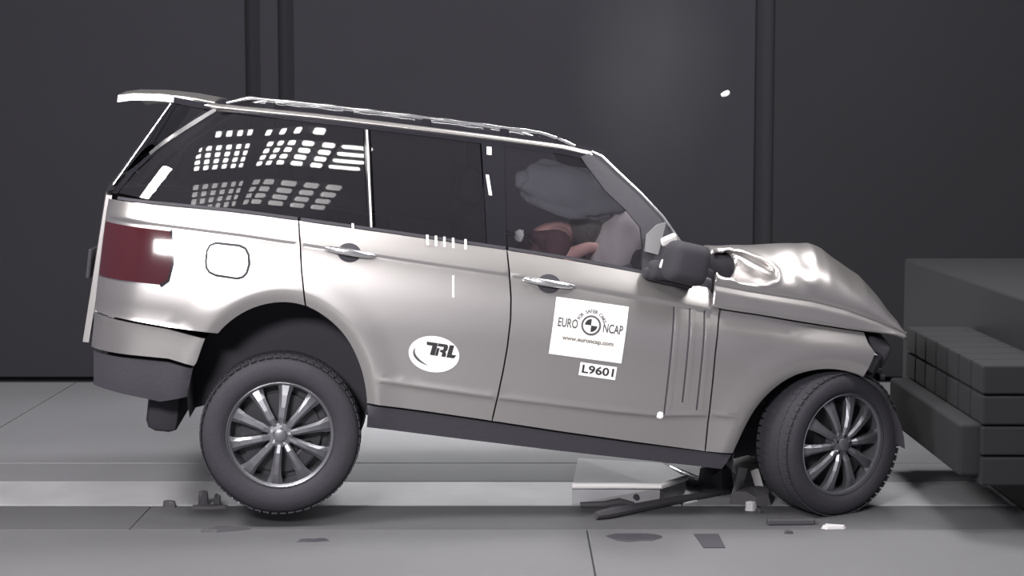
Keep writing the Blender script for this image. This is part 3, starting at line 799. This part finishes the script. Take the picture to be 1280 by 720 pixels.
for s in (1, -1):
    yy = y0-s*.19
    if s == 1: wrist = chain(3, [(1.30, yy+.02, 1.40, .062), (1.30, yy-.03, 1.36, .056), (1.27, yy-.05, 1.27, .05), (1.36, yy-.03, 1.335, .042), (1.46, yy+.02, 1.385, .034), (1.50, yy+.04, 1.39, .026)])
    else: wrist = chain(3, [(1.32, yy-.02, 1.39, .062), (1.36, yy+.03, 1.26, .052), (1.42, yy+.02, 1.20, .046), (1.54, yy, 1.24, .034), (1.58, yy, 1.25, .026)])
    q = J[wrist]
    pal = chain(wrist, [(q[0]+.045, q[1], q[2]+.004, .030, .016)])
    for k, ln in enumerate((.07, .08, .075, .06)):
        f0 = (q[0]+.085, q[1]-.027+.018*k, q[2]+.002, .010)
        chain(pal, [f0, (f0[0]+ln*.5, f0[1], f0[2]-.010, .009), (f0[0]+ln*.8, f0[1], f0[2]-.035, .008)])
    chain(pal, [(q[0]+.055, q[1]-.045*s, q[2]+.004, .011), (q[0]+.085, q[1]-.06*s, q[2]-.004, .010)])
    yl = y0-s*.10
    chain(0, [(1.14, yl, 1.03, .095), (1.50, yl-.02*s, 1.06, .075), (1.58, yl-.02*s, 1.02, .062), (1.66, yl-.02*s, .80, .055), (1.70, yl-.02*s, .70, .042), (1.80, yl-.02*s, .685, .036)])
body = skin_body('body', J, E, M['skin'], dummy)
skin_body('shirt', [(1.12, y0, 1.12, .145), (1.17, y0, 1.21, .140), (1.25, y0, 1.335, .147), (1.315, y0, 1.405, .115), (1.30, y0-.18, 1.395, .078), (1.30, y0-.225, 1.35, .070), (1.275, y0-.237, 1.29, .064), (1.32, y0+.18, 1.38, .078), (1.36, y0+.22, 1.27, .066)],
          [(0, 1), (1, 2), (2, 3), (3, 4), (4, 5), (5, 6), (3, 7), (7, 8)], M['shirt'], dummy)
bm = bmesh.new(); bmesh.ops.create_icosphere(bm, subdivisions=3, radius=1)
for v in bm.verts:
    n = v.co.copy(); v.co = Vector((n.x*.125, n.y*.088, n.z*.105))
    if n.x > .72: v.co.x -= .010*(n.x-.72)*8*.3
    v.co.z += .012*math.exp(-((n.x-.95)/.2)**2)
bmesh.ops.rotate(bm, verts=bm.verts, cent=(0, 0, 0), matrix=eul(0, 14, 0)); bmesh.ops.translate(bm, verts=bm.verts, vec=(1.485, y0-.05, 1.468))
hd = bm_obj('head', bm, M['cap'], dummy, angle=180); hd['label'] = 'dark grey head'
pillow('nose', (1.575, y0-.05, 1.425), (.022, .014, .028), M['cap'], (0, 20, 0), hd, .05)
for s in (1, -1): pillow('ear', (1.475, y0-.05-s*.088, 1.465), (.024, .010, .032), M['cap'], (0, 10, 0), hd, .05)
for s in (1, -1): pillow('eye', (1.560, y0-.05-s*.034, 1.465), (.012, .012, .010), M['black'], (0, 14, 0), hd, .02)
box('mouth', (1.567, y0-.05, 1.395), (.010, .045, .008), M['black'], hd, eul(0, 14, 0), .003)

# ------------------------------------------------------------------ crash barrier past the nose of the car
br = empty('crash_barrier', (2.86, 10.1, 0)); tag(br, 'dark crash barrier block standing against the crushed nose of the car', 'barrier')
box('concrete_block', (.55, 0, .55), (1.5, 3.6, 1.10), M['barrier'], br, None, .02)
bm = bmesh.new()
for k in range(7):
    for j in range(4): add_box(bm, (-.40, -1.55+.24*k, .32+.15*j), (.36, .225, .14), None, .01)
tag(bm_obj('honeycomb_face', bm, M['barrier'], br, smooth=False), kind='stuff')
box('bumper_beam', (-.62, -.83, .42), (.12, 1.6, .26), M['barrier'], br, None, .02)

# ------------------------------------------------------------------ debris on the floor
def on_floor(name, label, cat, loc, build, rot=0, group=None):
    o = build(name); o.location = loc; o.rotation_euler = (0, 0, math.radians(rot)); tag(o, label, cat, group); return o
def shard(w_, d, h, m, seed, n=9):
    def f(name):
        rnd = random.Random(seed); bm = bmesh.new(); P2 = []
        for k in range(n):
            a = 2*PI*k/n; r = rnd.uniform(.65, 1.0); P2.append((w_/2*r*math.cos(a), d/2*r*math.sin(a)))
        lo = [bm.verts.new((x, y, 0)) for x, y in P2]; up = [bm.verts.new((x*.85, y*.85, h*rnd.uniform(.5, 1))) for x, y in P2]
        c = bm.verts.new((0, 0, h))
        for k in range(n):
            bm.faces.new((lo[k], lo[(k+1) % n], up[(k+1) % n], up[k])); bm.faces.new((up[k], up[(k+1) % n], c))
        bm.faces.new(lo[::-1])
        return bm_obj(name, bm, m, smooth=False)
    return f
M['debris'] = mat('dark_debris', (.05, .048, .055), .7, var=.2)
M['alu'] = mat('worn_aluminium', (.40, .40, .42), .45, .25, var=.15, scale=5)
M['pale'] = mat('pale_debris', (.45, .44, .45), .6, var=.1)
# bright metal plate with a folded edge, half under the sill
pl = empty('metal_plate', (.58, 9.50, 0)); tag(pl, 'pale metal plate with a bright folded edge lying on the floor under the sill', 'plate')
bm = bmesh.new()
lo = [(-.262, -.33, 0), (.20, -.33, 0), (.36, -.05, 0), (.30, .45, 0), (-.20, .50, 0)]
hi = [(-.262, -.33, .095), (.20, -.36, .095), (.37, -.05, .085), (.28, .45, .07), (-.20, .50, .09)]
a = [bm.verts.new(p) for p in lo]; b = [bm.verts.new(p) for p in hi]
for k in range(5): bm.faces.new((a[k], a[(k+1) % 5], b[(k+1) % 5], b[k]))
bm.faces.new(b); bm.faces.new(a[::-1])
bm_obj('plate_body', bm, M['alu'], pl, smooth=False)
tube('folded_edge', [(-.262, -.335, .100), (.0, -.352, .104), (.20, -.365, .104), (.29, -.22, .098), (.37, -.06, .090)], .017, M['white'], pl, 10)
lathe('bolt_hole', [(0, -.004), (.014, -.004), (.016, .004), (0, .004)], M['black'], pl, 14, loc=(.075, -.356, .045))
on_floor('metal_strip', 'bent silvery strip with two ridges leaning under the sill by the front wheel', 'strip', (.86, 9.72, 0), lambda n: mesh(n, *tube_vf([(.0, .40, .012), (.06, .20, .012), (.16, -.06, .012), (.20, -.12, .03)], [.012, .022, .022, .008], 8), M['alu'], angle=40))
on_floor('metal_strip', 'thinner silvery strip lying behind the two-ridged one under the sill', 'strip', (.93, 9.80, 0), lambda n: mesh(n, *tube_vf([(.0, .36, .01), (.06, .16, .012), (.14, -.03, .012)], [.008, .014, .010], 8), M['chrome'], angle=40))
on_floor('rod', 'long dark rod lying askew from the near floor towards the front wheel', 'rod', (0, 0, 0), lambda n: mesh(n, *tube_vf([(.427, 8.79, .026), (.50, 8.84, .028), (.86, 9.16, .024), (1.14, 9.40, .02)], [.020, .028, .022, .014], 8), M['debris'], angle=40))
on_floor('rod', 'short dark rod lying level in front of the metal plate', 'rod', (0, 0, 0), lambda n: mesh(n, *tube_vf([(.357, 9.06, .02), (.48, 9.05, .024), (.56, 9.08, .03), (.64, 9.09, .018)], [.016, .020, .024, .012], 8), M['debris'], angle=40))
on_floor('wheel_bar', 'dark flat bar on the floor in front of the front tyre', 'bar', (1.40, 8.70, 0), lambda n: box(n, (0, 0, .016), (.24, .05, .032), M['debris'], None, None, .008), 3)
on_floor('trim_lump', 'largest dark lump of torn trim between the sill and the front tyre', 'debris', (1.12, 9.48, 0), shard(.26, .20, .17, M['debris'], 3))
on_floor('trim_lump', 'low dark lump of torn trim against the front tyre', 'debris', (1.27, 9.20, 0), shard(.26, .18, .09, M['debris'], 5))
on_floor('trim_shard', 'upright pale shard standing by the front tyre, the left of two', 'debris', (1.225, 9.34, 0), lambda n: box(n, (0, 0, .085), (.05, .02, .17), M['pale'], None, eul(8, 12, 0), .006), 12)
on_floor('trim_shard', 'upright pale shard standing by the front tyre, the right of two', 'debris', (1.315, 9.24, 0), lambda n: box(n, (0, 0, .09), (.045, .02, .18), M['pale'], None, eul(8, -16, 0), .006), -6)
on_floor('pale_fragment', 'small pale fragment on the floor left of the front tyre', 'debris', (1.245, 9.02, 0), shard(.08, .05, .05, M['pale'], 7))
on_floor('dark_fragment', 'tiny black fragment beside the small pale one left of the front tyre', 'debris', (1.27, 8.95, 0), shard(.045, .04, .03, M['debris'], 8))
on_floor('pale_fragment', 'flat pale fragment on the floor right of the bar by the front tyre', 'debris', (1.60, 8.62, 0), shard(.16, .08, .02, M['pale'], 9))
on_floor('dark_fragment', 'tiny dark fragment on the floor in front of the bar by the front tyre', 'debris', (1.36, 8.50, 0), shard(.05, .035, .02, M['debris'], 10))
on_floor('rubber_lump', 'taller black lump of rubber on the floor left of the rear tyre', 'debris', (-1.625, 9.13, 0), shard(.07, .06, .085, M['debris'], 11))
on_floor('rubber_lump', 'smaller black lump of rubber nearest the rear tyre on its left', 'debris', (-1.552, 9.12, 0), shard(.055, .05, .07, M['debris'], 12))
on_floor('rubber_lump', 'black lump of rubber farthest left of the rear tyre', 'debris', (-1.80, 9.10, 0), shard(.10, .05, .04, M['debris'], 13))
on_floor('rubber_strip', 'flat black strip lying under the two lumps left of the rear tyre', 'debris', (-1.58, 9.07, 0), shard(.30, .05, .022, M['debris'], 14))
on_floor('rubber_strip', 'flat dark strip on the floor in front of the rear tyre', 'debris', (-1.42, 8.56, 0), shard(.26, .07, .022, M['debris'], 15, 13), 14)
on_floor('rubber_strip', 'thin grey strip on the floor right below the rear tyre', 'debris', (-.96, 8.34, 0), shard(.20, .05, .012, M['trim'], 16, 13), 10)
on_floor('floor_marker', 'dark flat slanted marker on the near floor right of the joint', 'marker', (.957, 8.34, 0), lambda n: mesh(n, [(-.065, .14, .004), (.055, .14, .004), (.055, -.14, .004), (-.048, -.14, .004), (-.065, .14, 0), (.055, .14, 0), (.055, -.14, 0), (-.048, -.14, 0)], [(3, 2, 1, 0), (0, 1, 5, 4), (1, 2, 6, 5), (2, 3, 7, 6), (3, 0, 4, 7)], M['trim'], smooth=False))
on_floor('rubber_mat_scrap', 'thin dark scrap on the near floor just right of the joint', 'debris', (.59, 8.41, 0), shard(.34, .20, .008, M['trim'], 17, 14))
o = pillow('flying_fragment', (1.038, 8.6, 2.151), (.022, .010, .012), M['white'], (0, -20, 0), None, .3); tag(o, 'small white fragment flying in the air above the bonnet', 'debris')

# ------------------------------------------------------------------ thin smoke over the scuttle
sm, N, L, P = node_mat('thin_smoke'); N.remove(P)
vol = N.new('ShaderNodeVolumeScatter'); vol.inputs['Color'].default_value = (.9, .9, .95, 1); vol.inputs['Anisotropy'].default_value = .2
tc = N.new('ShaderNodeTexCoord'); nz = N.new('ShaderNodeTexNoise'); nz.inputs['Scale'].default_value = 1.8; nz.inputs['Detail'].default_value = 3
vl = N.new('ShaderNodeVectorMath'); vl.operation = 'LENGTH'
L.new(tc.outputs['Object'], nz.inputs['Vector']); L.new(tc.outputs['Object'], vl.inputs[0])
fo = N.new('ShaderNodeMapRange'); fo.inputs[1].default_value = 1.0; fo.inputs[2].default_value = .25; fo.inputs[3].default_value = 0; fo.inputs[4].default_value = 1
L.new(vl.outputs['Value'], fo.inputs[0])
m1 = N.new('ShaderNodeMath'); m1.operation = 'MULTIPLY'; L.new(fo.outputs[0], m1.inputs[0]); L.new(nz.outputs['Fac'], m1.inputs[1])
m2 = N.new('ShaderNodeMath'); m2.operation = 'MULTIPLY'; m2.inputs[1].default_value = .09; L.new(m1.outputs[0], m2.inputs[0])
L.new(m2.outputs[0], vol.inputs['Density']); L.new(vol.outputs[0], N['Material Output'].inputs['Volume'])
bm = bmesh.new(); bmesh.ops.create_icosphere(bm, subdivisions=3, radius=1)
so = bm_obj('smoke_plume', bm, sm, None); so.location = (.84, 10.9, 2.35); so.scale = (.55, .60, .85)
tag(so, 'faint grey smoke plume rising over the windscreen base', 'smoke', kind='stuff')
